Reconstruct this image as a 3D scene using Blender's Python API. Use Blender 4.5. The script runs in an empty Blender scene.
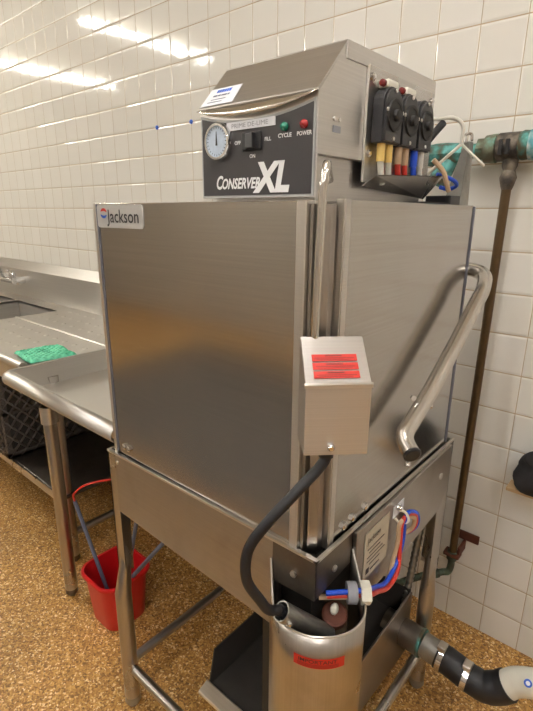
import bpy, bmesh, math, random
from mathutils import Vector, Matrix, noise
random.seed(7)
PI = math.pi
scene = bpy.context.scene
COL = scene.collection

# ------------------------------------------------------------------ camera
CAM = Vector((0.2786, -1.4005, 1.2963))
YAW, PITCH, ROLL, FPX = -0.70659, -0.28854, 0.00743, 480.96
fw = Vector((math.sin(YAW)*math.cos(PITCH), math.cos(YAW)*math.cos(PITCH), math.sin(PITCH)))
rt = Vector((math.cos(YAW), -math.sin(YAW), 0))
up = rt.cross(fw)
r2 = rt*math.cos(ROLL) + up*math.sin(ROLL)
u2 = -rt*math.sin(ROLL) + up*math.cos(ROLL)
cd = bpy.data.cameras.new('camera')
cam = bpy.data.objects.new('camera', cd)
COL.objects.link(cam)
cam.matrix_world = Matrix(((r2.x, u2.x, -fw.x, CAM.x), (r2.y, u2.y, -fw.y, CAM.y), (r2.z, u2.z, -fw.z, CAM.z), (0, 0, 0, 1)))
cd.sensor_fit = 'VERTICAL'; cd.sensor_height = 36; cd.sensor_width = 27
cd.lens = FPX/711*36
cd.clip_start = 0.01
scene.camera = cam

# ------------------------------------------------------------------ light
CEIL = 2.66
LIGHT_STRENGTH = 66.0
world = bpy.data.worlds.new('world'); scene.world = world
world.use_nodes = True
world.node_tree.nodes['Background'].inputs[0].default_value = (1.0, 0.93, 0.84, 1)
world.node_tree.nodes['Background'].inputs[1].default_value = 0.3
vs = scene.view_settings
vs.view_transform = 'Standard'; vs.look = 'None'; vs.gamma = 1.0; vs.use_curve_mapping = False
vs.exposure = 0.0

# ------------------------------------------------------------------ materials
def nm(name):
    m = bpy.data.materials.new(name); m.use_nodes = True
    nt = m.node_tree
    return m, nt, nt.nodes['Principled BSDF']

def srgb(r, g, b):
    f = lambda c: (c/255/12.92) if c/255 <= 0.04045 else ((c/255+0.055)/1.055)**2.4
    return (f(r), f(g), f(b), 1)

def plain(name, rgb, rough=0.5, metal=0.0, coat=0.0, emit=None, strength=1, var=0.06, scale=60):
    m, nt, b = nm(name)
    b.inputs['Roughness'].default_value = rough
    b.inputs['Metallic'].default_value = metal
    b.inputs['Coat Weight'].default_value = coat
    c = srgb(*rgb)
    tc = nt.nodes.new('ShaderNodeTexCoord')
    n = nt.nodes.new('ShaderNodeTexNoise'); n.inputs['Scale'].default_value = scale; n.inputs['Detail'].default_value = 3
    mx = nt.nodes.new('ShaderNodeMix'); mx.data_type = 'RGBA'
    mx.inputs[6].default_value = tuple(x*(1-var) for x in c[:3])+(1,)
    mx.inputs[7].default_value = tuple(min(1, x*(1+var)) for x in c[:3])+(1,)
    nt.links.new(tc.outputs['Object'], n.inputs['Vector'])
    nt.links.new(n.outputs['Fac'], mx.inputs[0])
    nt.links.new(mx.outputs[2], b.inputs['Base Color'])
    if emit:
        b.inputs['Emission Color'].default_value = emit
        b.inputs['Emission Strength'].default_value = strength
    return m

def steel(name, rgb, rough=0.3, brush='z', smear=0.10, aniso=0.6, dirt=0.0, dirt_rgb=(96, 74, 50)):
    """brushed stainless sheet: grain direction given by the axis the fine lines alternate along"""
    m, nt, b = nm(name)
    L = nt.links.new; N = nt.nodes.new
    b.inputs['Metallic'].default_value = 1.0
    tc = N('ShaderNodeTexCoord')
    mp = N('ShaderNodeMapping')
    sc = {'z': (3, 3, 420), 'h': (420, 420, 3), 'n': (90, 90, 90)}[brush]
    mp.inputs['Scale'].default_value = sc
    L(tc.outputs['Object'], mp.inputs['Vector'])
    g = N('ShaderNodeTexNoise'); g.inputs['Scale'].default_value = 1; g.inputs['Detail'].default_value = 2
    L(mp.outputs[0], g.inputs['Vector'])
    s = N('ShaderNodeTexNoise'); s.inputs['Scale'].default_value = 4; s.inputs['Detail'].default_value = 5; s.inputs['Distortion'].default_value = 0.3
    L(tc.outputs['Object'], s.inputs['Vector'])
    # roughness = rough + smears
    mr = N('ShaderNodeMapRange'); mr.inputs[1].default_value = 0.3; mr.inputs[2].default_value = 0.85
    mr.inputs[3].default_value = max(0.05, rough-smear); mr.inputs[4].default_value = rough+smear
    L(s.outputs['Fac'], mr.inputs[0]); L(mr.outputs[0], b.inputs['Roughness'])
    c = srgb(*rgb)
    mx = N('ShaderNodeMix'); mx.data_type = 'RGBA'
    mx.inputs[6].default_value = tuple(x*0.86 for x in c[:3])+(1,)
    mx.inputs[7].default_value = tuple(min(1, x*1.1) for x in c[:3])+(1,)
    L(g.outputs['Fac'], mx.inputs[0])
    out = mx.outputs[2]
    if dirt > 0:
        d = N('ShaderNodeTexNoise'); d.inputs['Scale'].default_value = 14; d.inputs['Detail'].default_value = 8
        L(tc.outputs['Object'], d.inputs['Vector'])
        dr = N('ShaderNodeMapRange'); dr.inputs[1].default_value = 0.5; dr.inputs[2].default_value = 0.75; dr.inputs[3].default_value = 0; dr.inputs[4].default_value = dirt
        L(d.outputs['Fac'], dr.inputs[0])
        m2 = N('ShaderNodeMix'); m2.data_type = 'RGBA'; m2.inputs[7].default_value = srgb(*dirt_rgb)
        L(dr.outputs[0], m2.inputs[0]); L(out, m2.inputs[6]); out = m2.outputs[2]
    L(out, b.inputs['Base Color'])
    if brush != 'n':     # grain stretches reflections across the brushing direction
        b.inputs['Anisotropic'].default_value = aniso if aniso > .3 else .6
        if brush == 'z':
            cv = N('ShaderNodeCombineXYZ'); cv.inputs[0].default_value = .03; cv.inputs[1].default_value = .12; cv.inputs[2].default_value = 1
            L(cv.outputs[0], b.inputs['Tangent'])
        else:
            ge = N('ShaderNodeNewGeometry'); vm = N('ShaderNodeVectorMath'); vm.operation = 'CROSS_PRODUCT'; vm.inputs[1].default_value = (.02, .03, 1)
            L(ge.outputs['Normal'], vm.inputs[0]); L(vm.outputs[0], b.inputs['Tangent'])
    return m

M = {}
M['door'] = steel('brushed_steel_door', (188, 184, 179), 0.17, 'z', 0.05, 0.35)
M['steel'] = steel('stainless_sheet', (190, 187, 183), 0.3, 'z', 0.08, 0.12)
M['steelv'] = steel('stainless_sheet_upright_grain', (186, 182, 177), 0.33, 'h', 0.08, 0.15, 0.25)
M['box'] = steel('control_box_steel', (206, 203, 199), 0.40, 'z', 0.06, 0.1)
M['apron'] = steel('apron_steel', (174, 169, 163), 0.36, 'z', 0.08, 0.1, 0.15)
M['dull'] = steel('dull_dark_steel', (120, 113, 105), 0.45, 'n', 0.08, 0.2, 0.3, (60, 52, 44))
M['tube'] = steel('polished_tube_steel', (212, 208, 202), 0.22, 'h', 0.05, 0.05)
M['leg'] = steel('table_leg_steel', (186, 182, 177), 0.3, 'h', 0.05, 0.08)
M['edge'] = steel('bright_folded_edge', (222, 219, 214), 0.3, 'z', 0.02, 0.0)
M['table'] = steel('table_top_steel', (206, 203, 198), 0.4, 'z', 0.05, 0.08, 0.0)
M['galv'] = steel('galvanised_pipe', (165, 165, 160), 0.5, 'n', 0.1, 0.3, 0.2)
M['visor'] = steel('polished_visor', (222, 218, 210), 0.2, 'z', 0.02, 0.0)
M['rimsteel'] = steel('satin_rolled_rim', (196, 193, 188), 0.44, 'z', 0.03, 0.0)
M['chrome'] = steel('chrome', (225, 225, 225), 0.12, 'n', 0.03, 0.02)
M['blackpan'] = plain('black_pan', (54, 51, 48), 0.42, 0.0, 0, var=0.3, scale=20)
M['guide'] = plain('grey_blue_plastic_guide', (92, 94, 104), 0.4)
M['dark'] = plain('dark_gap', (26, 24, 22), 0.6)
M['blackplastic'] = plain('black_plastic', (34, 34, 36), 0.38)
M['crate'] = plain('crate_plastic', (70, 64, 60), 0.5)
M['rubber'] = plain('black_rubber', (20, 21, 25), 0.5, var=0.15)
M['fascia'] = plain('charcoal_fascia', (52, 50, 52), 0.42, var=0.1, scale=200)
M['fborder'] = plain('pale_fascia_border', (170, 172, 172), 0.4)
M['white'] = plain('white_print', (228, 230, 230), 0.5)
M['whiteplastic'] = plain('white_plastic', (226, 224, 210), 0.45)
M['greyplastic'] = plain('grey_plastic', (140, 142, 148), 0.5)
M['ink'] = plain('black_ink', (28, 26, 30), 0.5)
M['blueink'] = plain('blue_ink', (40, 90, 190), 0.5)
M['redink'] = plain('red_label_ink', (190, 38, 24), 0.45)
M['darkred'] = plain('dark_red_print', (110, 20, 14), 0.5)
M['plate'] = plain('silver_badge', (190, 190, 188), 0.4, 0.3)
M['dataplate'] = plain('aluminium_data_plate', (196, 190, 172), 0.4, 0.3)
M['paper'] = plain('paper_sticker', (222, 224, 228), 0.6)
M['bluetube'] = plain('blue_tubing', (22, 74, 200), 0.35)
M['redtube'] = plain('red_tubing', (196, 52, 40), 0.35)
M['cleartube'] = plain('cloudy_tubing', (200, 198, 188), 0.3)
M['beigetube'] = plain('beige_tubing', (186, 160, 130), 0.4)
M['yellow'] = plain('yellow_tube_sleeve', (222, 190, 110), 0.45)
M['bucket'] = plain('red_bucket_plastic', (196, 22, 26), 0.38, 0, 0.1, var=0.08, scale=12)
M['greytube'] = plain('grey_blue_rod', (96, 104, 124), 0.45)
M['green_lamp'] = plain('green_lens', (20, 120, 96), 0.2)
M['red_lamp'] = plain('red_lens', (150, 30, 30), 0.2)
M['glass'] = plain('gauge_glass', (190, 205, 222), 0.15, var=0.15, scale=150)
M['brownpipe'] = plain('tarnished_brown_pipe', (88, 70, 46), 0.42, 0.6, var=0.35, scale=40)
M['rust'] = plain('rusty_clamp', (92, 50, 36), 0.7, 0.2, var=0.4, scale=80)
M['paint'] = plain('ceiling_paint', (232, 228, 218), 0.7)
M['wallpaint'] = plain('far_wall_paint', (186, 180, 170), 0.6)
M['wallfront'] = plain('front_wall_paint', (186, 180, 172), 0.6)
M['fixture'] = plain('fixture_enamel', (235, 235, 230), 0.4)
M['mat'] = plain('added_reflection_mat', (92, 88, 84), 0.6, var=.2)
M['bag'] = plain('black_cloth', (26, 25, 27), 0.8, var=0.3)
M['tan'] = plain('tan_wood', (190, 160, 120), 0.6)
M['lamp_cool'] = plain('cool_fluorescent_tube', (255, 255, 255), 0.5, emit=(1.0, 0.965, 0.945, 1), strength=LIGHT_STRENGTH)
M['lamp'] = plain('fluorescent_tube', (255, 250, 240), 0.5, emit=(1.0, 0.965, 0.88, 1), strength=LIGHT_STRENGTH*1.22)

def verdigris(name, a, b_, c):
    m, nt, b = nm(name); N = nt.nodes.new; L = nt.links.new
    tc = N('ShaderNodeTexCoord'); n = N('ShaderNodeTexNoise'); n.inputs['Scale'].default_value = 35; n.inputs['Detail'].default_value = 6
    L(tc.outputs['Object'], n.inputs['Vector'])
    r = N('ShaderNodeValToRGB'); r.color_ramp.elements[0].position = 0.38; r.color_ramp.elements[0].color = srgb(*a)
    r.color_ramp.elements[1].position = 0.62; r.color_ramp.elements[1].color = srgb(*c)
    e = r.color_ramp.elements.new(0.5); e.color = srgb(*b_)
    L(n.outputs['Fac'], r.inputs[0]); L(r.outputs[0], b.inputs['Base Color'])
    b.inputs['Roughness'].default_value = 0.6; b.inputs['Metallic'].default_value = 0.25
    bp = N('ShaderNodeBump'); bp.inputs['Strength'].default_value = 0.4; bp.inputs['Distance'].default_value = 0.002
    L(n.outputs['Fac'], bp.inputs['Height']); L(bp.outputs[0], b.inputs['Normal'])
    return m
M['verdi'] = verdigris('verdigris_brass', (84, 78, 58), (70, 120, 112), (96, 164, 160))
M['verdi2'] = verdigris('dull_green_brass', (92, 88, 70), (104, 112, 92), (110, 150, 136))
M['oldgreen'] = verdigris('dark_green_pipe', (56, 56, 44), (66, 78, 64), (84, 104, 88))
M['valve'] = verdigris('dark_valve_bronze', (52, 48, 44), (88, 80, 70), (116, 108, 96))
M['bluewhite'] = verdigris('blue_white_crust', (90, 150, 160), (150, 180, 184), (214, 208, 198))
M['towel'] = verdigris('green_towel_cloth', (70, 170, 132), (96, 196, 158), (120, 212, 176))

def tiles():
    m, nt, b = nm('glazed_wall_tile'); N = nt.nodes.new; L = nt.links.new
    P = 0.11
    geo = N('ShaderNodeNewGeometry'); sp = N('ShaderNodeSeparateXYZ'); L(geo.outputs['Position'], sp.inputs[0])
    def math_(op, a, c=None, d=None):
        n = N('ShaderNodeMath'); n.operation = op
        for i, v in enumerate((a, c, d)):
            if v is None: continue
            if isinstance(v, (int, float)): n.inputs[i].default_value = v
            else: L(v, n.inputs[i])
        return n.outputs[0]
    u = math_('DIVIDE', sp.outputs['X'], P)
    v = math_('ADD', math_('DIVIDE', sp.outputs['Z'], P), 0.075)
    fu = math_('FRACT', u); fv = math_('FRACT', v)
    cu = math_('FLOOR', u); cv = math_('FLOOR', v)
    du = math_('SUBTRACT', 0.5, math_('ABSOLUTE', math_('SUBTRACT', fu, 0.5)))
    dv = math_('SUBTRACT', 0.5, math_('ABSOLUTE', math_('SUBTRACT', fv, 0.5)))
    d = math_('MINIMUM', math_('MULTIPLY', du, 1.5), dv)                         # 0 at joint
    cb = N('ShaderNodeCombineXYZ'); L(cu, cb.inputs[0]); L(cv, cb.inputs[1])
    wn = N('ShaderNodeTexWhiteNoise'); wn.noise_dimensions = '2D'; L(cb.outputs[0], wn.inputs['Vector'])
    wc = N('ShaderNodeSeparateColor'); L(wn.outputs['Color'], wc.inputs[0])
    joint = N('ShaderNodeMapRange'); joint.interpolation_type = 'SMOOTHSTEP'
    joint.inputs[1].default_value = 0.008; joint.inputs[2].default_value = 0.019
    L(d, joint.inputs[0])
    prof = N('ShaderNodeMapRange'); prof.interpolation_type = 'SMOOTHERSTEP'
    prof.inputs[1].default_value = 0.0; prof.inputs[2].default_value = 0.075
    L(d, prof.inputs[0])
    # colour
    tcol = N('ShaderNodeMix'); tcol.data_type = 'RGBA'
    tcol.inputs[6].default_value = srgb(222, 220, 212); tcol.inputs[7].default_value = srgb(226, 224, 217)
    L(wc.outputs[0], tcol.inputs[0])
    gn = N('ShaderNodeTexNoise'); gn.inputs['Scale'].default_value = 9; L(geo.outputs['Position'], gn.inputs['Vector'])
    gcol = N('ShaderNodeMix'); gcol.data_type = 'RGBA'
    gcol.inputs[6].default_value = srgb(150, 128, 96); gcol.inputs[7].default_value = srgb(196, 180, 152)
    L(gn.outputs['Fac'], gcol.inputs[0])
    mx = N('ShaderNodeMix'); mx.data_type = 'RGBA'
    L(joint.outputs[0], mx.inputs[0]); L(gcol.outputs[2], mx.inputs[6]); L(tcol.outputs[2], mx.inputs[7])
    L(mx.outputs[2], b.inputs['Base Color'])
    rg = N('ShaderNodeMapRange'); rg.inputs[3].default_value = 0.7; rg.inputs[4].default_value = 0.07
    L(joint.outputs[0], rg.inputs[0]); L(rg.outputs[0], b.inputs['Roughness'])
    # height: pillowed edge + slight tilt of each tile + gentle waviness
    tu = math_('MULTIPLY', math_('SUBTRACT', wc.outputs[0], 0.5), math_('SUBTRACT', fu, 0.5))
    tv = math_('MULTIPLY', math_('SUBTRACT', wc.outputs[1], 0.5), math_('SUBTRACT', fv, 0.5))
    tilt = math_('MULTIPLY', math_('ADD', tu, tv), 0.3)
    wv = N('ShaderNodeTexNoise'); wv.inputs['Scale'].default_value = 22; wv.inputs['Detail'].default_value = 1
    L(geo.outputs['Position'], wv.inputs['Vector'])
    h = math_('ADD', math_('ADD', prof.outputs[0], tilt), math_('MULTIPLY', wv.outputs['Fac'], 0.34))
    bp = N('ShaderNodeBump'); bp.inputs['Strength'].default_value = 1.0; bp.inputs['Distance'].default_value = 0.0011
    L(h, bp.inputs['Height']); L(bp.outputs[0], b.inputs['Normal'])
    b.inputs['Specular IOR Level'].default_value = 0.5
    return m
M['tile'] = tiles()

def floor_mat():
    m, nt, b = nm('golden_pebble_resin_floor'); N = nt.nodes.new; L = nt.links.new
    geo = N('ShaderNodeNewGeometry')
    v = N('ShaderNodeTexVoronoi'); v.inputs['Scale'].default_value = 215; v.inputs['Randomness'].default_value = 1
    wob = N('ShaderNodeTexNoise'); wob.inputs['Scale'].default_value = 120
    ad = N('ShaderNodeMix'); ad.data_type = 'VECTOR'; ad.inputs[0].default_value = 0.012
    L(geo.outputs['Position'], wob.inputs['Vector']); L(geo.outputs['Position'], ad.inputs[4]); L(wob.outputs['Color'], ad.inputs[5])
    L(ad.outputs[1], v.inputs['Vector'])
    sc = N('ShaderNodeSeparateColor'); L(v.outputs['Color'], sc.inputs[0])
    r = N('ShaderNodeValToRGB')
    cr = r.color_ramp
    cr.elements[0].position = 0; cr.elements[0].color = srgb(110, 76, 36)
    cr.elements[1].position = 1; cr.elements[1].color = srgb(246, 222, 176)
    for p_, c in ((0.3, (158, 113, 56)), (0.6, (184, 138, 72)), (0.86, (208, 164, 94))):
        e = cr.elements.new(p_); e.color = srgb(*c)
    L(sc.outputs[0], r.inputs[0])
    lg = N('ShaderNodeTexNoise'); lg.inputs['Scale'].default_value = 3; L(geo.outputs['Position'], lg.inputs['Vector'])
    mr = N('ShaderNodeMapRange'); mr.inputs[1].default_value = .3; mr.inputs[2].default_value = .7; mr.inputs[3].default_value = 0.85; mr.inputs[4].default_value = 1.1
    L(lg.outputs['Fac'], mr.inputs[0])
    mu = N('ShaderNodeMix'); mu.data_type = 'RGBA'; mu.blend_type = 'MULTIPLY'; mu.inputs[0].default_value = 1
    L(r.outputs[0], mu.inputs[6]); L(mr.outputs[0], mu.inputs[7])
    L(mu.outputs[2], b.inputs['Base Color'])
    b.inputs['Roughness'].default_value = 0.42
    bp = N('ShaderNodeBump'); bp.inputs['Strength'].default_value = 0.5; bp.inputs['Distance'].default_value = 0.0015
    L(v.outputs['Distance'], bp.inputs['Height']); L(bp.outputs[0], b.inputs['Normal'])
    return m
M['floor'] = floor_mat()

# ------------------------------------------------------------------ mesh helpers
WL = {}
def frame_of(d):
    d = d.normalized()
    a = Vector((0, 0, 1)) if abs(d.z) < 0.9 else Vector((1, 0, 0))
    x = a.cross(d).normalized(); y = d.cross(x).normalized()
    return x, y

class MB:
    def __init__(s): s.bm = bmesh.new(); s.sm = []
    def face(s, vs, smooth=False):
        try:
            f = s.bm.faces.new(vs); f.smooth = smooth; return f
        except ValueError: return None
    def box(s, x0, x1, y0, y1, z0, z1):
        v = [s.bm.verts.new((x, y, z)) for z in (z0, z1) for y in (y0, y1) for x in (x0, x1)]
        for q in ((0,2,3,1),(4,5,7,6),(0,1,5,4),(2,6,7,3),(0,4,6,2),(1,3,7,5)): s.face([v[i] for i in q])
        return s
    def hexa(s, pts):   # 8 corners: bottom 4 (ring) then top 4 (ring)
        v = [s.bm.verts.new(p) for p in pts]
        for q in ((3,2,1,0),(4,5,6,7),(0,1,5,4),(1,2,6,5),(2,3,7,6),(3,0,4,7)): s.face([v[i] for i in q])
        return s
    def prism(s, pts, off):   # planar polygon extruded by vector
        off = Vector(off); pts = [Vector(p) for p in pts]
        a = [s.bm.verts.new(p) for p in pts]; b = [s.bm.verts.new(p+off) for p in pts]
        n = len(pts)
        s.face(a[::-1]); s.face(b)
        for i in range(n): s.face([a[i], a[(i+1) % n], b[(i+1) % n], b[i]])
        return s
    def tube(s, path, r, n=14, cap=True, inner=None):
        path = [Vector(p) for p in path]; rr = r if isinstance(r, (list, tuple)) else [r]*len(path)
        rings = []; x = None
        for i, p in enumerate(path):
            d = (path[min(i+1, len(path)-1)]-path[max(i-1, 0)])
            if d.length < 1e-9: d = path[-1]-path[0]
            d.normalize()
            if x is None: x, y = frame_of(d)
            else:
                x = (x-d*x.dot(d)).normalized(); y = d.cross(x)
            rings.append([s.bm.verts.new(p+x*math.cos(2*PI*k/n)*rr[i]+y*math.sin(2*PI*k/n)*rr[i]) for k in range(n)])
        for a, b in zip(rings, rings[1:]):
            for k in range(n): s.face([a[k], a[(k+1) % n], b[(k+1) % n], b[k]], True)
        if cap: s.face(rings[0][::-1]); s.face(rings[-1])
        return s
    def cyl(s, a, b, r, n=20): return s.tube([a, b], r, n)
    def lathe(s, o, axis, prof, n=24, cap=True):  # prof: (dist along axis, radius)
        o = Vector(o); d = Vector(axis).normalized(); x, y = frame_of(d)
        rings = [[s.bm.verts.new(o+d*t+x*math.cos(2*PI*k/n)*r+y*math.sin(2*PI*k/n)*r) for k in range(n)] for t, r in prof]
        for a, b in zip(rings, rings[1:]):
            for k in range(n): s.face([a[k], a[(k+1) % n], b[(k+1) % n], b[k]], True)
        if cap: s.face(rings[0][::-1]); s.face(rings[-1])
        return s
    def hexnut(s, o, axis, t, r): return s.lathe(o, axis, [(0, r*.93), (t*.1, r), (t*.9, r), (t, r*.93)], 6)
    def grid(s, f, nu, nv, smooth=True):
        g = [[s.bm.verts.new(f(i/nu, j/nv)) for j in range(nv+1)] for i in range(nu+1)]
        for i in range(nu):
            for j in range(nv): s.face([g[i][j], g[i+1][j], g[i+1][j+1], g[i][j+1]], smooth)
        return s
    def ico(s, c, r, sub=3, sc=(1, 1, 1)):
        ret = bmesh.ops.create_icosphere(s.bm, subdivisions=sub, radius=r)
        for v in ret['verts']:
            v.co = Vector((v.co.x*sc[0], v.co.y*sc[1], v.co.z*sc[2]))+Vector(c)
            for f in v.link_faces: f.smooth = True
        return s
    def build(s, name, mat, parent=None, bevel=0.0, seg=2, solid=0.0, origin=None):
        bm = s.bm
        for f in bm.faces:
            for e in f.edges: pass
        bmesh.ops.recalc_face_normals(bm, faces=bm.faces[:])
        for e in bm.edges:
            if len(e.link_faces) == 2 and e.calc_face_angle(0) > 0.7: e.smooth = False
        xs = [v.co.copy() for v in bm.verts]
        lo = Vector((min(v[i] for v in xs) for i in range(3))); hi = Vector((max(v[i] for v in xs) for i in range(3)))
        c = Vector(origin) if origin else Vector(((lo.x+hi.x)/2, (lo.y+hi.y)/2, lo.z if parent is None else (lo.z+hi.z)/2))
        for v in bm.verts: v.co -= c
        me = bpy.data.meshes.new(name); bm.to_mesh(me); bm.free()
        return finish(name, me, mat, parent, c, bevel, seg, solid)

def finish(name, me, mat, parent, c, bevel=0, seg=2, solid=0):
    o = bpy.data.objects.new(name, me); COL.objects.link(o)
    me.materials.clear(); me.materials.append(M[mat] if isinstance(mat, str) else mat)
    if parent: o.parent = parent; o.location = c-WL[parent.name]
    else: o.location = c
    WL[o.name] = Vector(c)
    if solid:
        md = o.modifiers.new('Solid', 'SOLIDIFY'); md.thickness = solid; md.offset = 0
    if bevel:
        md = o.modifiers.new('Bevel', 'BEVEL'); md.width = bevel; md.segments = seg; md.limit_method = 'ANGLE'; md.angle_limit = 0.6
        md.harden_normals = False
    return o

def thing(name, label, cat, loc, group=None):
    o = bpy.data.objects.new(name, None); COL.objects.link(o); o.location = loc
    o.empty_display_size = 0.05
    WL[o.name] = Vector(loc); return tag(o, label, cat, group)
def tag(o, label, cat, group=None, kind=None):
    o['label'] = label; o['category'] = cat
    if group: o['group'] = group
    if kind: o['kind'] = kind
    return o
def struct(o): o['kind'] = 'structure'; return o

def text(name, body, origin, xdir, ydir, size, mat, parent, sx=1.0, shear=0.0, bold=0.0, depth=0.0004, align='LEFT', wid=None):
    """lettering as a mesh lying in the plane of xdir, ydir; origin = baseline start"""
    cu = bpy.data.curves.new('t', 'FONT'); cu.body = body; cu.size = 1; cu.shear = shear; cu.offset = bold
    cu.extrude = 0.0; cu.align_x = align; cu.resolution_u = 3
    t = bpy.data.objects.new('t', cu); COL.objects.link(t)
    bpy.context.view_layer.update()
    me = bpy.data.meshes.new_from_object(t.evaluated_get(bpy.context.evaluated_depsgraph_get()))
    bpy.data.objects.remove(t); bpy.data.curves.remove(cu)
    x = Vector(xdir).normalized(); y = Vector(ydir).normalized(); z = x.cross(y)
    if wid:
        xs = [v.co.x for v in me.vertices]; sx = wid/((max(xs)-min(xs))*size)
    o_ = Vector(origin)
    for v in me.vertices:
        v.co = x*v.co.x*size*sx + y*v.co.y*size + z*depth
    c = o_
    return finish(name, me, mat, parent, c)

def bez(pts, n=8):   # Catmull-Rom through points
    P = [Vector(p) for p in pts]; P = [P[0]*2-P[1]]+P+[P[-1]*2-P[-2]]
    out = []
    for i in range(1, len(P)-2):
        a, b, c, d = P[i-1:i+3]
        for k in range(n):
            t = k/n
            out.append(0.5*((2*b)+(c-a)*t+(2*a-5*b+4*c-d)*t*t+(3*b-a-3*c+d)*t**3))
    out.append(P[-2]); return out

# ------------------------------------------------------------------ the room
X0, X1, Y0 = -6.6, 3.0, -4.25
struct(MB().box(X0, X1, Y0, 0.12, -0.05, 0).build('floor', 'floor'))
struct(MB().box(X0, X1, 0.0, 0.12, 0, CEIL).build('wall_back', 'tile'))
struct(MB().box(X0-.1, X0, Y0, 0.12, 0, CEIL).build('wall_left', 'wallpaint'))
struct(MB().box(X1, X1+.1, Y0, 0.12, 0, CEIL).build('wall_right', 'wallpaint'))
struct(MB().box(X0, X1, Y0-.1, Y0, 0, CEIL).build('wall_front', 'wallfront'))
struct(MB().box(X0, X1, Y0, 0.12, CEIL, CEIL+.05).build('ceiling', 'paint'))

# ceiling lights: two are mirrored in the tiles
first = None
for x, y, lab_ in ((-4.85, -1.35, 'fluorescent ceiling fixture over the far end, mirrored as the lower left streak in the tiles'), (-3.3, -1.35, 'fluorescent ceiling fixture mirrored as the upper bright streak in the tiles'),
                  (-.1, -1.35, None), (1.5, -1.35, None), (-3.3, -3.6, None), (-.1, -3.3, None), (1.5, -3.3, None)):
    if True:
        L = thing('ceiling_light', lab_ or 'fluorescent ceiling fixture outside the photo lighting the dishwasher corner', 'ceiling light', (x, y, 2.6), 'fluorescent ceiling fixtures')
        MB().box(x-.018, x+.018, y-.62, y+.62, 2.60, CEIL).build('fixture_body', 'fixture', L, .004)
        for s in (-.034, .034):
            MB().cyl((x+s, y-.6, 2.60), (x+s, y+.6, 2.60), .013, 12).build('fluorescent_tube', 'lamp_cool' if x > -1 else 'lamp', L)

# unseen mat added to darken the lower reflection in the front door
mb = MB(); mb.box(-3.3, 1.2, -3.52, -1.66, 0.001, .012)
tag(mb.build('floor_mat', 'mat', None, .003), 'unseen grey mat added to give the dark lower reflection in the front door', 'floor mat')

# ------------------------------------------------------------------ sink table on the left
SX1 = -1.335
S = thing('sink_table', 'long stainless sink table with dimpled drainboard and high backsplash against the tiled wall', 'sink table', (-2.6, -.4, 0))
def dimples():
    mb = MB()
    z = .762
    bx0, bx1, by0, by1 = -2.83, -2.33, -.60, -.147
    mb.box(-2.33, SX1, -.74, -.05, z-.012, z)
    mb.box(bx0, bx1, by1, -.05, z-.012, z)
    mb.box(bx0, bx1, -.74, by0, z-.012, z)
    mb.box(-2.87, bx0, -.74, -.05, z-.012, z)
    mb.box(-4.4, -3.37, -.74, -.05, z-.012, z)
    mb.box(-3.37, -2.87, by1, -.05, z-.012, z)
    mb.box(-3.37, -2.87, -.74, by0, z-.012, z)
    for i in range(11):
        for j in range(8):
            x = -2.24+i*.082; y = -.70+j*.083
            if abs(y+.372) < .03: continue
            mb.lathe((x, y, z-.001), (0, 0, 1), [(0, .014), (.0022, .010), (.003, .004)], 12)
    return mb
dimples().build('drainboard', 'table', S)
MB().tube([(-2.33, -.372, .762), (-1.37, -.372, .762)], .006, 10).build('seam_ridge', 'edge', S)
for bx0, bx1 in ((-2.83, -2.33), (-3.37, -2.87)):
    mb = MB(); t = .006; y0, y1 = -.60, -.147
    mb.box(bx0, bx1, y0, y1, .46, .466)
    mb.box(bx0-t, bx0, y0, y1, .46, .762); mb.box(bx1, bx1+t, y0, y1, .46, .762)
    mb.box(bx0-t, bx1+t, y0-t, y0, .46, .762); mb.box(bx0-t, bx1+t, y1, y1+t, .46, .762)
    mb.build('sink_bowl', 'table', S, .003)
# front rolled rim and apron
mb = MB(); mb.tube([(-4.4, -.752, .785), (SX1-.03, -.752, .785)], .017, 16); mb.box(-4.4, SX1-.03, -.75, -.735, .70, .79)
mb.build('rolled_rim', 'table', S)
mb = MB(); mb.prism([(-4.4, -.05, .755), (-4.4, -.05, .935), (-4.4, -.002, .985), (-4.4, -.002, .755)], (4.4+SX1, 0, 0))
mb.build('backsplash', 'table', S, .002)
MB().box(-4.3, -1.27, -.715, -.15, .285, .30).build('undershelf', 'dull', S, .004)
MB().box(-4.3, -1.27, -.723, -.715, .27, .302).build('shelf_lip', 'steel', S)
for x, y in ((-1.295, -.69), (-1.295, -.16), (-2.8, -.69), (-4.25, -.69)):
    l = MB().tube([(x, y, .03), (x, y, .755)], .02, 16).build('leg', 'leg', S)
    MB().lathe((x, y, 0), (0, 0, 1), [(0, .012), (.012, .02), (.03, .018)], 14).build('foot', 'dull', l)
MB().tube([(-1.295, -.69, .12), (-1.295, -.16, .12)], .014, 12).build('cross_rail', 'leg', S)

# faucet on the backsplash
F = thing('wall_faucet', 'chrome wall-mounted faucet on the backsplash above the far sink bowl', 'faucet', (-3.08, -.06, .82))
MB().tube([(-3.2, -.052, .87), (-3.2, -.11, .87)], .022, 14).tube([(-2.93, -.052, .87), (-2.93, -.11, .87)], .022, 14).tube([(-3.22, -.12, .87), (-2.91, -.12, .87)], .02, 14).build('faucet_body', 'chrome', F)
for x in (-3.2, -2.93):
    MB().lathe((x, -.12, .88), (0, 0, 1), [(0, .018), (.03, .02), (.05, .012), (.055, .006)], 14).tube([(x-.01, -.12, .935), (x+.05, -.17, .945)], .008, 8).build('faucet_handle', 'chrome', F)
MB().tube(bez([(-3.065, -.12, .87), (-3.065, -.15, .95), (-3.065, -.24, .98), (-3.065, -.32, .93)]), .012, 12).build('spout', 'chrome', F)

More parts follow.
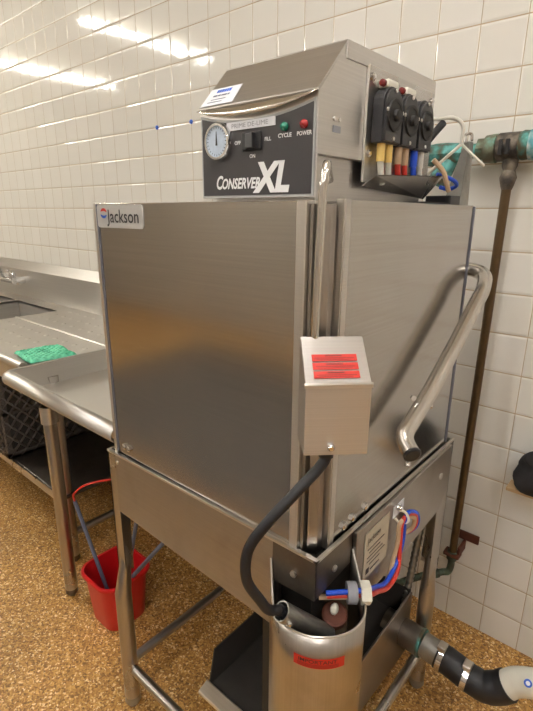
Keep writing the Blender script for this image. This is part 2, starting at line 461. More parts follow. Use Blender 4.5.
# towel
T0 = Vector((-1.515, -.605, .764))
def tw(u, v):
    a = .18*(u-.5); b_ = .17*(v-.5); ang = -.10
    x = a*math.cos(ang)-b_*math.sin(ang)*1.4; y = a*math.sin(ang)+b_*math.cos(ang)
    y += .003*math.sin(u*7)
    z = .016+.004*math.sin(u*44)*math.sin(v*40)+.004*noise.noise(Vector((u*4, v*4, 1)))
    e = min(u, 1-u, v, 1-v)
    if e < .06: z *= .35+.65*e/.06
    return T0+Vector((x, y, max(z, .0015)))
mb = MB(); mb.grid(tw, 60, 50)
tag(mb.build('towel', 'towel', None, 0, 2, .002), 'folded mint green terry cloth lying on the drainboard', 'towel')

# crates on the undershelf
def crate(x0, x1, y0, y1, z0, z1, name='plastic_crate'):
    mb = MB()
    mb.box(x0, x1, y0, y1, z0, z0+.01)
    for z in (z0, z1-.022, (z0+z1)/2-.008):
        h = .022 if z != (z0+z1)/2-.008 else .014
        mb.box(x0, x1, y0, y0+.008, z, z+h); mb.box(x0, x1, y1-.008, y1, z, z+h)
        mb.box(x0, x0+.008, y0, y1, z, z+h); mb.box(x1-.008, x1, y0, y1, z, z+h)
    for x in (x0, x1-.02):
        for y in (y0, y1-.02): mb.box(x, x+.02, y, y+.02, z0, z1)
    # diagonal lattice on right and front faces
    H = z1-z0
    def diag(fn, L_):
        step = .05
        for sgn in (1, -1):
            k = -H
            while k < L_+H:
                a0, a1 = k, k+sgn*H*0.9 if sgn > 0 else k-H*0.9
                t0, t1 = 0.0, 1.0
                da = a1-a0
                if da:
                    lo, hi = sorted(((0-a0)/da, (L_-a0)/da)); t0 = max(t0, lo); t1 = min(t1, hi)
                if t1-t0 > .05:
                    fn(a0+da*t0, z0+H*t0, a0+da*t1, z0+H*t1)
                k += step
    diag(lambda a, za, b, zb: mb.tube([(x1-.004, y0+a, za), (x1-.004, y0+b, zb)], .0058, 4), y1-y0)
    diag(lambda a, za, b, zb: mb.tube([(x0+a, y0+.004, za), (x0+b, y0+.004, zb)], .0058, 4), x1-x0)
    return mb.build(name, 'crate')
tag(crate(-2.12, -1.70, -.728, -.30, .303, .70), 'black plastic lattice crate on the shelf under the sink table', 'crate')

# ------------------------------------------------------------------ dish tray table
D = thing('dish_table', 'stainless soiled-dish table with rolled rim butting against the dishwasher', 'dish table', (-1.0, -.45, 0))
tx0, tx1, ty0, ty1 = -1.315, -.675, -.835, -.052
mb = MB()
mb.box(tx0+.03, tx1, ty0+.034, ty1, .725, .733)
mb.hexa([(tx0+.03, ty0+.04, .725), (tx1, ty0+.04, .725), (tx1, ty0+.034, .725), (tx0+.03, ty0+.034, .725), (tx0+.01, ty0+.02, .80), (tx1, ty0+.02, .80), (tx1, ty0+.012, .80), (tx0+.01, ty0+.012, .80)])
mb.hexa([(tx0+.034, ty0+.03, .725), (tx0+.034, ty1, .725), (tx0+.028, ty1, .725), (tx0+.028, ty0+.03, .725), (tx0+.012, ty0+.01, .80), (tx0+.012, ty1, .80), (tx0+.006, ty1, .80), (tx0+.006, ty0+.01, .80)])
mb.build('basin', 'table', D)
def rim(u, v):   # rolled rim: sweep of three quarter circle along left side, corner and front
    path = [Vector((tx0, ty1, .79)), Vector((tx0, ty0+.03, .79))]
    for k in range(1, 6):
        a = PI/2*k/6; path.append(Vector((tx0+.03-.03*math.cos(a), ty0+.03-.03*math.sin(a), .79)))
    path += [Vector((tx0+.03, ty0, .79)), Vector((tx1-.0, ty0, .79))]
    return path
path = rim(0, 0)
mb = MB(); r = .021; rings = []
for i, p in enumerate(path):
    d = (path[min(i+1, len(path)-1)]-path[max(0, i-1)]).normalized()
    side = d.cross(Vector((0, 0, 1)))   # outward
    if side.dot(Vector((p.x+.9, p.y+.4, 0))) < 0: side = -side
    ring = []
    for k in range(11):
        a = PI*0.62-PI*1.15*k/10
        ring.append(mb.bm.verts.new(p+side*(math.cos(a)*r-.006)+Vector((0, 0, math.sin(a)*r-.008))))
    rings.append(ring)
for a, b in zip(rings, rings[1:]):
    for k in range(10): mb.face([a[k], b[k], b[k+1], a[k+1]], True)
mb.build('rolled_rim', 'rimsteel', D, 0, 2, .0025)
MB().prism([(tx0-.018, -.05, .755), (tx0-.018, -.05, .935), (tx0-.018, -.002, .985), (tx0-.018, -.002, .755)], (tx1-tx0, 0, 0)).build('backsplash', 'table', D, .002)
MB().box(tx1-.004, tx1, ty0+.01, ty1, .72, .80).build('end_flange', 'steel', D)
l = MB().tube([(-1.14, -.785, .03), (-1.14, -.785, .716)], .0205, 18).build('leg', 'leg', D)
MB().lathe((-1.14, -.785, 0), (0, 0, 1), [(0, .012), (.014, .021), (.03, .018)], 14).build('foot', 'dull', l)
MB().tube([(-1.14, -.785, .66), (-1.14, -.785, .716)], .026, 18).build('leg_socket', 'edge', D)
l = MB().tube([(-1.14, -.14, .03), (-1.14, -.14, .724)], .0205, 18).build('leg', 'leg', D)

# ------------------------------------------------------------------ bucket and rods
bc = Vector((-.945, -.72, 0))
def rrect(cx, cy, w, h, rad, z, n=6):
    out = []
    for sx, sy, a0 in ((1, 1, 0), (-1, 1, PI/2), (-1, -1, PI), (1, -1, 1.5*PI)):
        for k in range(n+1):
            a = a0+PI/2*k/n
            out.append(Vector((cx+sx*(w/2-rad)+math.cos(a)*rad, cy+sy*(h/2-rad)+math.sin(a)*rad, z)))
    return out
mb = MB()
prof = [(.135, .135, 0.0), (.14, .14, .004), (.165, .165, .165), (.168, .168, .172), (.184, .184, .172), (.186, .186, .178), (.182, .182, .183), (.168, .168, .183), (.160, .160, .165), (.134, .134, .006)]
rings = [[mb.bm.verts.new(p) for p in rrect(bc.x, bc.y, w, h, min(w, h)*.28, z)] for w, h, z in prof]
for a, b in zip(rings, rings[1:]):
    n = len(a)
    for k in range(n): mb.face([a[k], a[(k+1) % n], b[(k+1) % n], b[k]], True)
mb.face(rings[0][::-1]); mb.face(rings[-1])
tag(mb.build('bucket', 'bucket'), 'small square red plastic bucket on the floor under the dish table', 'bucket')
rods = [((-1.038, -.785, .42), (-.950, -.735, .012), 'grey suction rod leaning left in the red bucket with a red hose on its tip', True),
        ((-.885, -.66, .38), (-.955, -.70, .012), 'thin grey rod standing behind the steel leg in the red bucket', False),
        ((-.70, -.70, .39), (-.985, -.72, .03), 'grey rod leaning right out of the red bucket under the dishwasher apron', False)]
for a, b, lab, hose in rods:
    R_ = thing('suction_rod', lab, 'suction rod', b, 'grey rods in the red bucket')
    MB().tube([b, a], .0065, 10).build('rod', 'greytube', R_)
    if hose:
        A = Vector(a)
        MB().tube(bez([A, A+Vector((.005, .0, .03)), A+Vector((.06, .03, .075)), A+Vector((.16, .12, .09)), A+Vector((.32, .25, .08))]), .0035, 8).build('hose', 'redtube', R_)

# ------------------------------------------------------------------ the dishwasher
W = thing('dishwasher', 'stainless steel corner door-type dishwasher with control box on top', 'dishwasher', (-.37, -.565, 0))
FY, RX, LX, BY = -.865, -.072, -.668, -.27     # frame planes
RZ = .757
t = .004
# aprons of the frame
f = MB().prism([(LX+.028, FY, RZ), (-.160, FY, RZ+.006), (-.158, FY, .585), (LX+.028, FY, .605)], (0, t, 0)).build('front_apron', 'apron', W)
for x in (-.61,):
    MB().lathe((x-.02, FY, RZ-.018), (0, -1, 0), [(0, .005), (.002, .005), (.003, .002)], 10).build('screw', 'edge', f)
MB().box(-.205, -.15, FY+.003, FY+.012, .60, RZ).build('apron_backing', 'dull', W)
f = MB().prism([(-.160, FY-.001, RZ+.006), (RX, FY-.001, RZ+.008), (RX, FY-.001, .692), (-.162, FY-.001, .685)], (0, t, 0))
f.prism([(RX, FY, RZ+.008), (RX, -.752, RZ+.006), (RX, -.752, .70), (RX, FY, .692)], (-t, 0, 0))
cb_ = f.build('corner_bracket', 'dull', W)  # darker steel stands in for the dark trough interior mirrored in the plate
MB().lathe((-.115, FY-.001, .722), (0, -1, 0), [(0, .006), (.003, .006), (.004, .003)], 8).build('rivet', 'edge', cb_)
MB().lathe((RX, -.81, .722), (1, 0, 0), [(0, .006), (.003, .006), (.004, .003)], 8).build('rivet', 'edge', cb_)
f = MB().prism([(RX+.008, -.752, RZ+.004), (RX+.008, -.30, RZ+.002), (RX+.008, -.30, .645), (RX+.008, -.345, .598), (RX+.008, -.745, .585)], (-.008, 0, 0)).build('side_apron', 'apron', W, .001)
MB().lathe((RX+.008, -.36, .70), (1, 0, 0), [(0, .008), (.003, .008), (.004, .004)], 8).build('screw', 'edge', f)
MB().box(LX, RX, BY-.004, BY, .60, RZ).build('rear_apron', 'apron', W)
MB().box(LX, LX+.004, FY+.05, BY, .60, RZ).build('left_apron', 'apron', W)
# rim edge of the frame, bright folded lip
mb = MB()
mb.prism([(LX, FY-.002, RZ), (RX+.002, FY-.002, RZ+.008), (RX+.002, FY-.002, RZ+.013), (LX, FY-.002, RZ+.005)], (0, .008, 0))
mb.prism([(RX+.002, FY-.002, RZ+.008), (RX+.002, BY, RZ+.002), (RX+.002, BY, RZ+.007), (RX+.002, FY-.002, RZ+.013)], (-.006, 0, 0))
mb.box(LX, LX+.006, FY, BY, RZ, RZ+.005); mb.box(LX, RX, BY-.006, BY, RZ, RZ+.005)
mb.build('frame_rim', 'edge', W)
MB().box(LX+.012, RX-.006, FY+.010, BY-.008, .70, .752).build('wash_tub', 'dark', W)  # tub coloured near black to stand for the shade inside the machine
# legs: folded angle above, tube below
for (x, y, sx, sy) in ((LX, FY, 1, 1), (RX, BY, -1, -1), (LX, BY, 1, -1), (RX, FY, -1, 1)):
    if (x, y) == (RX, FY): zt = .57
    else: zt = RZ
    cx, cy = {(LX, FY): (-.643, -.874), (RX, BY): (-.076, -.314)}.get((x, y), (x+sx*.021, y+sy*.021))
    zl = {(RX, BY): .38}.get((x, y), .43)
    mb = MB(); w = .058 if (x, y) == (RX, BY) else .040
    if zt > .6:
        mb.hexa([(x, y, zl), (x+sx*w*.8, y, zl), (x+sx*w*.8, y+sy*t, zl), (x, y+sy*t, zl), (x, y, zt), (x+sx*.030, y, zt), (x+sx*.030, y+sy*t, zt), (x, y+sy*t, zt)])
        mb.hexa([(x, y, zl), (x, y+sy*w, zl-.03), (x+sx*t, y+sy*w, zl-.03), (x+sx*t, y, zl), (x, y, zt), (x, y+sy*w*1.1, zt), (x+sx*t, y+sy*w*1.1, zt), (x+sx*t, y, zt)])
    mb.tube([(cx, cy, .035), (cx, cy, zl-.06), (x+sx*.016, y+sy*.012, zl+.03), (x+sx*.012, y+sy*.008, zl+.08)], [.0205, .0205, .013, .004], 20)
    l = mb.build('leg', 'leg', W)
    MB().lathe((cx, cy, 0), (0, 0, 1), [(0, .013), (.015, .0215), (.036, .017)], 16).build('foot', 'galv', l)
for a, b in (((LX+.025, FY-.006, .125), (RX-.02, FY-.006, .125)), ((LX+.025, FY-.0, .145), (LX+.025, BY-.02, .145)), ((RX-.005, FY+.02, .125), (RX-.005, BY-.04, .125)), ((LX+.02, BY-.02, .15), (RX-.02, BY-.02, .15))):
    MB().tube([a, b], .0125, 14).build('cross_rail', 'leg', W)

# drain pan under the tub
P_ = MB()
px0, px1, py0, py1 = -.385, -.115, -.825, -.33
P_.box(px0, px1, py0, py1, .222, .226)
P_.prism([(px0, py0, .226), (px0, py0+.02, .318), (px0, py1, .318), (px0, py1, .226)], (.003, 0, 0))
P_.box(px0, px1, py1, py1+.003, .222, .318)
pan = P_.build('drain_pan', 'blackpan', W)
MB().prism([(px1, py0, .16), (px1, py1, .12), (px1, py1, .315), (px1, py0, .30)], (.006, 0, 0)).build('pan_side', 'apron', pan, .001)
MB().hexa([(px0-.004, py0-.030, .222), (px1, py0-.030, .222), (px1, py0, .226), (px0-.004, py0, .226), (px0-.004, py0-.030, .232), (px1, py0-.030, .232), (px1, py0, .242), (px0-.004, py0, .242)]).build('pan_lip', 'edge', pan, .003)
MB().tube([(-.30, -.55, .315), (-.30, -.55, .70)], .05, 16).build('sump_housing', 'blackpan', W)
MB().box(-.60, -.22, -.40, -.33, .32, .69).build('pump_cover', 'blackpan', W, .003)  # black box added to keep the space under the tub dark

# hood body and doors
HZ = 1.312
MB().box(-.640, -.092, -.842, -.285, .752, HZ-.006).build('hood', 'steelv', W, .002)
MB().box(-.642, -.10, -.846, -.28, HZ-.006, HZ+.001).build('hood_top', 'box', W, .001)
d1 = MB().box(-.632, -.130, -.860, -.852, .768, HZ).build('front_door', 'door', W, .0015)
MB().box(-.642, -.632, -.862, -.850, .762, HZ+.001).build('door_edge', 'edge', d1, .001)
MB().box(-.632, -.6255, -.8615, -.858, .768, HZ-.002).build('door_gasket', 'guide', d1)
MB().box(-.130, -.115, -.862, -.850, .768, HZ+.001).build('door_hem', 'box', d1, .001)
MB().box(-.115, -.1125, -.863, -.846, .765, HZ+.001).build('door_edge', 'edge', d1)
for x in (-.600, -.583, -.175):
    for dz in (0,):
        MB().lathe((x, -.860, .789), (0, -1, 0), [(0, .0075), (.004, .0075), (.006, .004)], 6).build('bolt', 'chrome', d1)
d2 = MB().box(-.088, -.080, -.808, -.312, .765, HZ+.002).build('side_door', 'door', W, .0015)
MB().box(-.090, -.0785, -.820, -.806, .762, HZ+.003).build('door_hem', 'box', d2, .001)
MB().box(-.092, -.080, -.8225, -.820, .762, HZ+.003).build('door_edge', 'edge', d2)
MB().box(-.090, -.0775, -.312, -.304, .765, HZ).build('door_gasket', 'guide', d2, .001)
for y in (-.775, -.745, -.70):
    MB().lathe((-.080, y, .783), (1, 0, 0), [(0, .0075), (.004, .0075), (.006, .004)], 6).build('bolt', 'chrome', d2)
# corner guide strips between the doors
MB().box(-.1115, -.106, -.856, -.84, .762, 1.308).build('corner_guide', 'steelv', W)
MB().prism([(-.100, -.852, .762), (-.0875, -.842, .762), (-.092, -.838, .762), (-.104, -.846, .762)], (0, 0, .546)).build('corner_post', 'steelv', W)
MB().box(-.094, -.090, -.838, -.826, .762, 1.308).build('corner_guide', 'steelv', W)
# lift rod at the corner
MB().tube(bez([(-.085, -.876, 1.05), (-.082, -.873, 1.30), (-.080, -.871, 1.335), (-.082, -.866, 1.351), (-.090, -.852, 1.357), (-.100, -.835, 1.350), (-.110, -.815, 1.340)], 6), .0056, 14).build('lift_rod', 'tube', W)

# ---- badge
bd = MB().prism([(q.x, -.860, q.z) for q in [Vector((-.552+sx_*(.075-.007)+math.cos(a_)*.007, 0, 1.2875+sz_*(.0215-.007)+math.sin(a_)*.007)) for sx_, sz_, a0 in ((1, 1, 0), (-1, 1, PI/2), (-1, -1, PI), (1, -1, 1.5*PI)) for a_ in (a0, a0+PI/6, a0+PI/3, a0+PI/2)]], (0, -.002, 0)).build('maker_badge', 'plate', d1)
text('badge_lettering', 'Jackson', (-.590, -.8623, 1.2765), (1, 0, 0), (0, 0, 1), .034, 'ink', bd, wid=.104, bold=.008)
mb = MB()
for k in range(2):
    pts = []
    for i in range(9):
        a = (PI*.1+PI*.75*i/8) + (PI if k else 0)
        pts.append((Vector((-.603+math.cos(a)*.011, -.8625, 1.295+math.sin(a)*.007-.002)), .0022*math.sin(PI*(i+.4)/8.8)+.0006))
    mb2 = MB()
    for (p0, w0), (p1, w1) in zip(pts, pts[1:]):
        dd = (p1-p0).normalized(); nn = Vector((-dd.z, 0, dd.x))
        mb2.face([mb2.bm.verts.new(q) for q in (p0+nn*w0, p1+nn*w1, p1-nn*w1, p0-nn*w0)])
    mb2.build('badge_swoosh', 'blueink' if k else 'redink', bd)

# ---- control box on the hood
bx0, bx1 = -.378, -.140
mb = MB(); mb.prism([(bx0, -.805, 1.376), (bx0, -.805, 1.457), (bx0, -.739, 1.528), (bx0, -.43, 1.531), (bx0, -.43, 1.376)], (bx1-bx0, 0, 0))
mb.box(bx0, bx1, -.805, -.80, 1.318, 1.376)
cbx = mb.build('control_box', 'box', W, .0015)
MB().prism([(bx0-.002, -.741, 1.531), (bx0-.002, -.428, 1.534), (bx0-.002, -.428, 1.512), (bx0-.002, -.741, 1.507)], (bx1-bx0+.004, 0, 0)).build('lid', 'box', cbx, .001)
mb = MB()
mb.prism([(bx0-.001, -.8075, 1.459), (bx0-.001, -.739, 1.531), (bx0-.001, -.739, 1.529), (bx0-.001, -.8075, 1.456)], (bx1-bx0+.002, 0, 0))
mb.build('sloped_cover', 'box', cbx)
MB().box(-.36, -.150, -.790, -.43, 1.31, 1.377).build('box_pedestal', 'box', cbx, .002)
# bright crescent visor above the fascia
def top_z(x, sag): 
    u = (x-bx0)/(bx1-bx0); return 1.455-.001+.0*u-sag*4*u*(1-u)
n = 16
mb = MB()
def vis(u, v):
    x = bx0+(bx1-bx0)*u
    return Vector((x, -.8068-.0070*v, 1.457*(1-v)+top_z(x, .0155)*v))
mb.grid(vis, n, 2)
mb.build('visor', 'visor', cbx, 0, 2, .0012)
def fas(inset_x, inset_b, drop, y, name, mat, par, th=.001):
    xs = [bx0+inset_x+(bx1-bx0-2*inset_x)*i/n for i in range(n+1)]
    mb = MB(); lo = 1.3195+inset_b
    topv = [(x, y, top_z(x, .0155)-drop) for x in xs]
    mb.prism([(xs[0], y, lo), (xs[-1], y, lo)]+topv[::-1], (0, -th, 0))
    return mb.build(name, mat, par)
fb = fas(.003, .0, .0055, -.8055, 'fascia_border', 'fborder', cbx)
fa = fas(.0065, .0035, .0095, -.8065, 'control_fascia', 'fascia', cbx)
yF = -.8079
X_, Z_ = (1, 0, 0), (0, 0, 1)
# thermometer gauge
gz = 1.4055; gx = -.330
g = MB().lathe((gx, yF+.002, gz), (0, -1, 0), [(0, .0285), (.008, .0285), (.011, .027), (.011, .0235), (.008, .023)], 32).build('gauge', 'chrome', cbx)
MB().lathe((gx, yF-.0065, gz), (0, -1, 0), [(0, .0232), (.0006, .0232)], 32).build('gauge_face', 'glass', g)
mb = MB()
for k in range(24):
    a_ = 2*PI*k/24; r0 = .019
    p = Vector((gx+math.cos(a_)*r0, yF-.0076, gz+math.sin(a_)*r0)); dd = Vector((math.cos(a_), 0, math.sin(a_))); nn = Vector((-dd.z, 0, dd.x))
    mb.face([mb.bm.verts.new(q) for q in (p-nn*.0005, p+nn*.0005, p+nn*.0005+dd*.003, p-nn*.0005+dd*.003)])
mb.build('gauge_marks', 'ink', g)
MB().prism([(gx-.002, yF-.0078, gz-.006), (gx+.002, yF-.0078, gz-.006), (gx+.0005, yF-.0078, gz+.015), (gx-.0005, yF-.0078, gz+.015)], (0, -.0004, 0)).build('gauge_needle', 'ink', g)
# instruction strip above the switch
st = MB().box(-.313, -.213, yF-.0012, yF, 1.4195, 1.4315).build('instruction_strip', 'paper', cbx)
text('strip_lettering', 'PRIME DE-LIME', (-.302, yF-.0014, 1.4223), X_, Z_, .009, 'greyplastic', st, wid=.075)
# rocker switch
sw = MB().box(-.279, -.239, yF-.004, yF, 1.388, 1.4145).build('rocker_switch', 'blackplastic', cbx, .002)
_dx, _dz = .004, -.003
MB().hexa([(p0+_dx, p1, p2+_dz) for p0, p1, p2 in [(-.272, yF-.003, 1.394), (-.253, yF-.003, 1.394), (-.253, yF-.012, 1.394), (-.272, yF-.007, 1.394), (-.272, yF-.003, 1.415), (-.253, yF-.003, 1.415), (-.253, yF-.012, 1.415), (-.272, yF-.007, 1.415)]]).build('rocker', 'blackplastic', sw, .001)
for s_, x, z in (('OFF', -.2965, 1.3985), ('FILL', -.234, 1.3995), ('ON', -.2645, 1.3775)):
    text('switch_lettering', s_, (x, yF, z), X_, Z_, .0075, 'white', fa, bold=.02)
for x, m_, s_, wd in ((-.1955, 'green_lamp', 'CYCLE', .025), (-.1605, 'red_lamp', 'POWER', .026)):
    lp = MB().lathe((x, yF, 1.4155), (0, -1, 0), [(0, .0062), (.003, .0062), (.004, .0048), (.007, .004), (.009, .002)], 14).build('indicator_lamp', m_, cbx)
    text('lamp_lettering', s_, (x-wd/2, yF, 1.4015), X_, Z_, .0078, 'white', fa, wid=wd, bold=.025)
text('fascia_lettering', 'C', (-.341, yF, 1.3335), X_, Z_, .0285, 'white', fa, sx=.72, shear=.28, bold=.03)
text('fascia_lettering', 'ONSERVER', (-.3275, yF, 1.3335), X_, Z_, .022, 'white', fa, wid=.083, shear=.28, bold=.03)
text('fascia_lettering', 'XL', (-.252, yF-.0001, 1.3285), X_, Z_, .058, 'white', fa, wid=.073, shear=.22, bold=.045)
# service sticker on the sloped cover
e1 = Vector((0, .066, .0715)).normalized(); nrm = Vector((0, -.0715, .066)).normalized()
o0 = Vector((bx0+.002, -.8055, 1.4605))+nrm*.0012
sk = MB().prism([o0, o0+Vector((.073, 0, 0)), o0+Vector((.070, 0, 0))+e1*.042, o0+Vector((.0, 0, 0))+e1*.042], nrm*.0004).build('service_sticker', 'paper', cbx)
def slope_bar(x0, x1, v0, v1, mat, name):
    q = o0+nrm*.0006
    MB().prism([q+Vector((x0, 0, 0))+e1*v0, q+Vector((x1, 0, 0))+e1*v0, q+Vector((x1, 0, 0))+e1*v1, q+Vector((x0, 0, 0))+e1*v1], nrm*.0002).build(name, mat, sk)
x = .018
for w in (.006, .005, .006, .006, .005, .006):
    slope_bar(x, x+w-.0012, .030, .037, 'blueink', 'sticker_print'); x += w
x = .016
for w in (.011, .008, .014, .006): slope_bar(x, x+w-.002, .021, .0245, 'greytube', 'sticker_print'); x += w
slope_bar(.016, .05, .013, .0145, 'greytube', 'sticker_print'); slope_bar(.012, .045, .007, .0085, 'greytube', 'sticker_print')
# side vents with two rivets
for y in (-.765, -.752): MB().lathe((bx1, y, 1.426), (1, 0, 0), [(0, .003), (.002, .0028)], 8).build('rivet', 'edge', cbx)
MB().box(bx1, bx1+.0015, -.768, -.749, 1.408, 1.417).build('vent_slot', 'greyplastic', cbx)
# pump bracket
pb = MB()
pb.box(bx1, bx1+.003, -.680, -.432, 1.345, 1.512)
pb.hexa([(bx1, -.678, 1.338), (bx1+.003, -.678, 1.341), (bx1+.008, -.445, 1.327), (bx1+.005, -.445, 1.324),
         (bx1+.028, -.682, 1.353), (bx1+.031, -.684, 1.354), (bx1+.034, -.425, 1.367), (bx1+.031, -.423, 1.366)])
pbo = pb.build('pump_bracket', 'steel', cbx)
MB().box(bx1+.0005, bx1+.0045, -.6815, -.6795, 1.345, 1.512).build('bracket_edge', 'edge', pbo)
for y, z in ((-.668, 1.497), (-.445, 1.497), (-.668, 1.388)):
    MB().lathe((bx1+.003, y, z), (1, 0, 0), [(0, .006), (.003, .006), (.005, .003)], 12).build('screw', 'chrome', pbo)
# peristaltic pumps
for i, (py, tc1, tc2) in enumerate(((-.634, 'cleartube', 'cleartube'), (-.573, 'redtube', 'redtube'), (-.510, 'bluetube', 'cleartube'))):
    pz = 1.447; hx = bx1+.003
    def arch(w, h0, h1, x):
        pts = [(x, py-w, pz-h0), (x, py+w, pz-h0)]
        for k in range(13):
            a_ = PI*k/12; pts.append((x, py+math.cos(a_)*w, pz+h1-w*.95+math.sin(a_)*w*.95))
        return pts
    pm = MB().prism(arch(.029, .043, .040, hx), (.019, 0, 0)).build('dosing_pump', 'blackplastic', pbo, .0015)
    MB().prism(arch(.027, .041, .037, hx+.019), (.005, 0, 0)).build('pump_cover', 'blackplastic', pm, .001)
    MB().lathe((hx+.024, py, pz-.002), (1, 0, 0), [(0, .024), (.003, .0235), (.003, .019), (.0022, .0185)], 28).lathe((hx+.024, py, pz-.002), (1, 0, 0), [(0, .009), (.008, .008), (.009, .005)], 16).build('rotor_hub', 'dark', pm)
    for yy, zz in ((-.025, .004), (.025, .004), (0, .033), (-.0, -.036)):
        MB().lathe((hx+.024, py+yy, pz+zz), (1, 0, 0), [(0, .0032), (.002, .003)], 8).build('screw', 'edge', pm)
    for k, (s, tm) in enumerate(((-.013, tc1), (.013, tc2))):
        slv = ('yellow', 'yellow', 'beigetube', 'beigetube', 'bluetube', 'cleartube')[2*i+k]
        MB().cyl((hx+.011, py+s, pz-.043), (hx+.011, py+s, pz-.070), .0068, 12).build('tube_sleeve', slv, pm)
        MB().tube(bez([(hx+.011, py+s, pz-.066), (hx+.011, py+s+.004, pz-.084), (hx+.010, py+s+.012, pz-.104)], 5), .0052, 10).build('tube', tm, pm)
for y in (-.638, -.572):
    vl = MB().box(bx1+.003, bx1+.022, y-.012, y+.022, 1.484, 1.496).build('label_tag', 'whiteplastic', pbo, .003)
    MB().lathe((bx1+.013, y-.012, 1.490), (0, -1, 0), [(0, .0052), (.006, .0052), (.007, .003)], 12).build('tag_end', 'darkred', vl)
MB().tube(bez([(-.118, -.43, 1.37), (-.10, -.40, 1.362), (-.098, -.375, 1.352), (-.115, -.37, 1.345), (-.125, -.39, 1.348)], 5), .004, 8).build('loose_tube', 'bluetube', cbx)
MB().tube(bez([(-.12, -.45, 1.395), (-.105, -.435, 1.375), (-.10, -.425, 1.355), (-.10, -.41, 1.34)], 5), .005, 8).build('loose_tube', 'beigetube', cbx)
# bits on the rear of the hood top
MB().box(-.150, -.098, -.40, -.345, HZ+.001, HZ+.020).build('junction_block', 'blackplastic', W, .002)
MB().box(-.150, -.100, -.52, -.40, HZ+.001, HZ+.006).build('hinge_strip', 'dark', W)
gs = MB().prism([(-.152, -.300, HZ), (-.118, -.300, HZ), (-.112, -.300, 1.442), (-.118, -.300, 1.446)], (0, .004, 0))
gs.prism([(-.118, -.300, HZ), (-.112, -.300, 1.442), (-.112, -.275, 1.442), (-.108, -.275, HZ)], (.003, 0, 0))
gso = gs.build('support_gusset', 'galv', W)
MB().tube(bez([(-.116, -.303, 1.440), (-.118, -.30, 1.455), (-.110, -.29, 1.457), (-.106, -.295, 1.444)], 4), .003, 8).build('gusset_eye', 'steel', gso)
MB().tube([(-.20, -.31, 1.372), (-.122, -.31, 1.436)], .0035, 8).tube([(-.122, -.31, 1.437), (-.072, -.305, 1.392)], .0028, 8).build('cable_tie', 'whiteplastic', gso)
hs = MB().tube(bez([(-.165, -.40, 1.425), (-.152, -.385, 1.450), (-.145, -.36, 1.472)], 6), .0075, 12).build('black_hose', 'rubber', cbx)
MB().tube(bez([(-.185, -.40, 1.482), (-.155, -.365, 1.480), (-.135, -.34, 1.484), (-.116, -.33, 1.470), (-.114, -.33, 1.435)], 6), .0040, 10).build('clear_hose', 'cleartube', cbx)

# ---- drain cover box at the corner (turned 45 degrees)
n45 = Vector((1, -1, 0)).normalized(); t45 = Vector((1, 1, 0)).normalized()
C0 = Vector((RX, FY, 0))
def dp(d, s_, z): return C0+n45*d+t45*s_+Vector((0, 0, z))
hw0, hw1 = -.036, .050
zb, zf, zt = .988, 1.086, 1.136
mb = MB()
for s_ in (hw0, hw1-.0015):
    pass
mb.prism([dp(.001, hw0, zb+.0), dp(.06, hw0, zb), dp(.06, hw0, zf), dp(.001, hw0, zt)], t45*(hw1-hw0))
cv = mb.build('corner_cover', 'box', W, .0012)
q0 = dp(.0612, hw0-.001, zf-.001)
MB().prism([dp(.0615, hw0-.0015, zf-.003), dp(.0615, hw0-.0015, zf+.0015), dp(.058, hw0-.0015, zf+.0035)], t45*(hw1-hw0+.003)).build('cover_fold', 'edge', cv)
MB().lathe(dp(.060, .0, zb+.012), n45, [(0, .0055), (.003, .0055), (.006, .003)], 14).build('cover_screw', 'chrome', cv)
slope = (dp(.001, 0, zt)-dp(.06, 0, zf)).normalized(); sn = t45.cross(slope)
if sn.z < 0: sn = -sn
base = dp(.06, 0, zf)+sn*.0013
for k, (v0, tx) in enumerate(((.0105, 'CAUTION'), (.0235, 'CAUTION'), (.0365, 'WARNING'))):
    s0 = -.024; w = .060
    q = base+slope*v0+t45*s0
    lb = MB().prism([q, q+t45*w, q+t45*w+slope*.0105, q+slope*.0105], sn*.0003).build('warning_label', 'redink', cv)
    MB().prism([q+sn*.0004+t45*.006+slope*.0018, q+sn*.0004+t45*(w-.008)+slope*.0018, q+sn*.0004+t45*(w-.008)+slope*.0027, q+sn*.0004+t45*.006+slope*.0027], sn*.0001).build('label_print', 'darkred', lb)
    MB().prism([q+sn*.0004+t45*.004+slope*.0042, q+sn*.0004+t45*(w-.004)+slope*.0042, q+sn*.0004+t45*(w-.004)+slope*.0052, q+sn*.0004+t45*.004+slope*.0052], sn*.0001).build('label_print', 'darkred', lb)
    MB().prism([q+sn*.0004+t45*.018+slope*.0072, q+sn*.0004+t45*(w-.02)+slope*.0072, q+sn*.0004+t45*(w-.02)+slope*.0092, q+sn*.0004+t45*.018+slope*.0092], sn*.0001).build('label_print', 'darkred', lb)
# black cable down to the conduit
cab = bez([dp(.03, .002, .995), dp(.035, -.003, .965), dp(.05, -.045, .925), dp(.06, -.085, .885), dp(.062, -.110, .845), dp(.060, -.112, .795), dp(.050, -.092, .748), dp(.036, -.078, .716), dp(.024, -.061, .703)], 8)
MB().tube(cab, .0078, 16).build('black_cable', 'rubber', W)
MB().tube([dp(.033, .0, .972), dp(.031, .001, 1.0)], .0105, 14).build('cable_gland', 'blackplastic', cv)
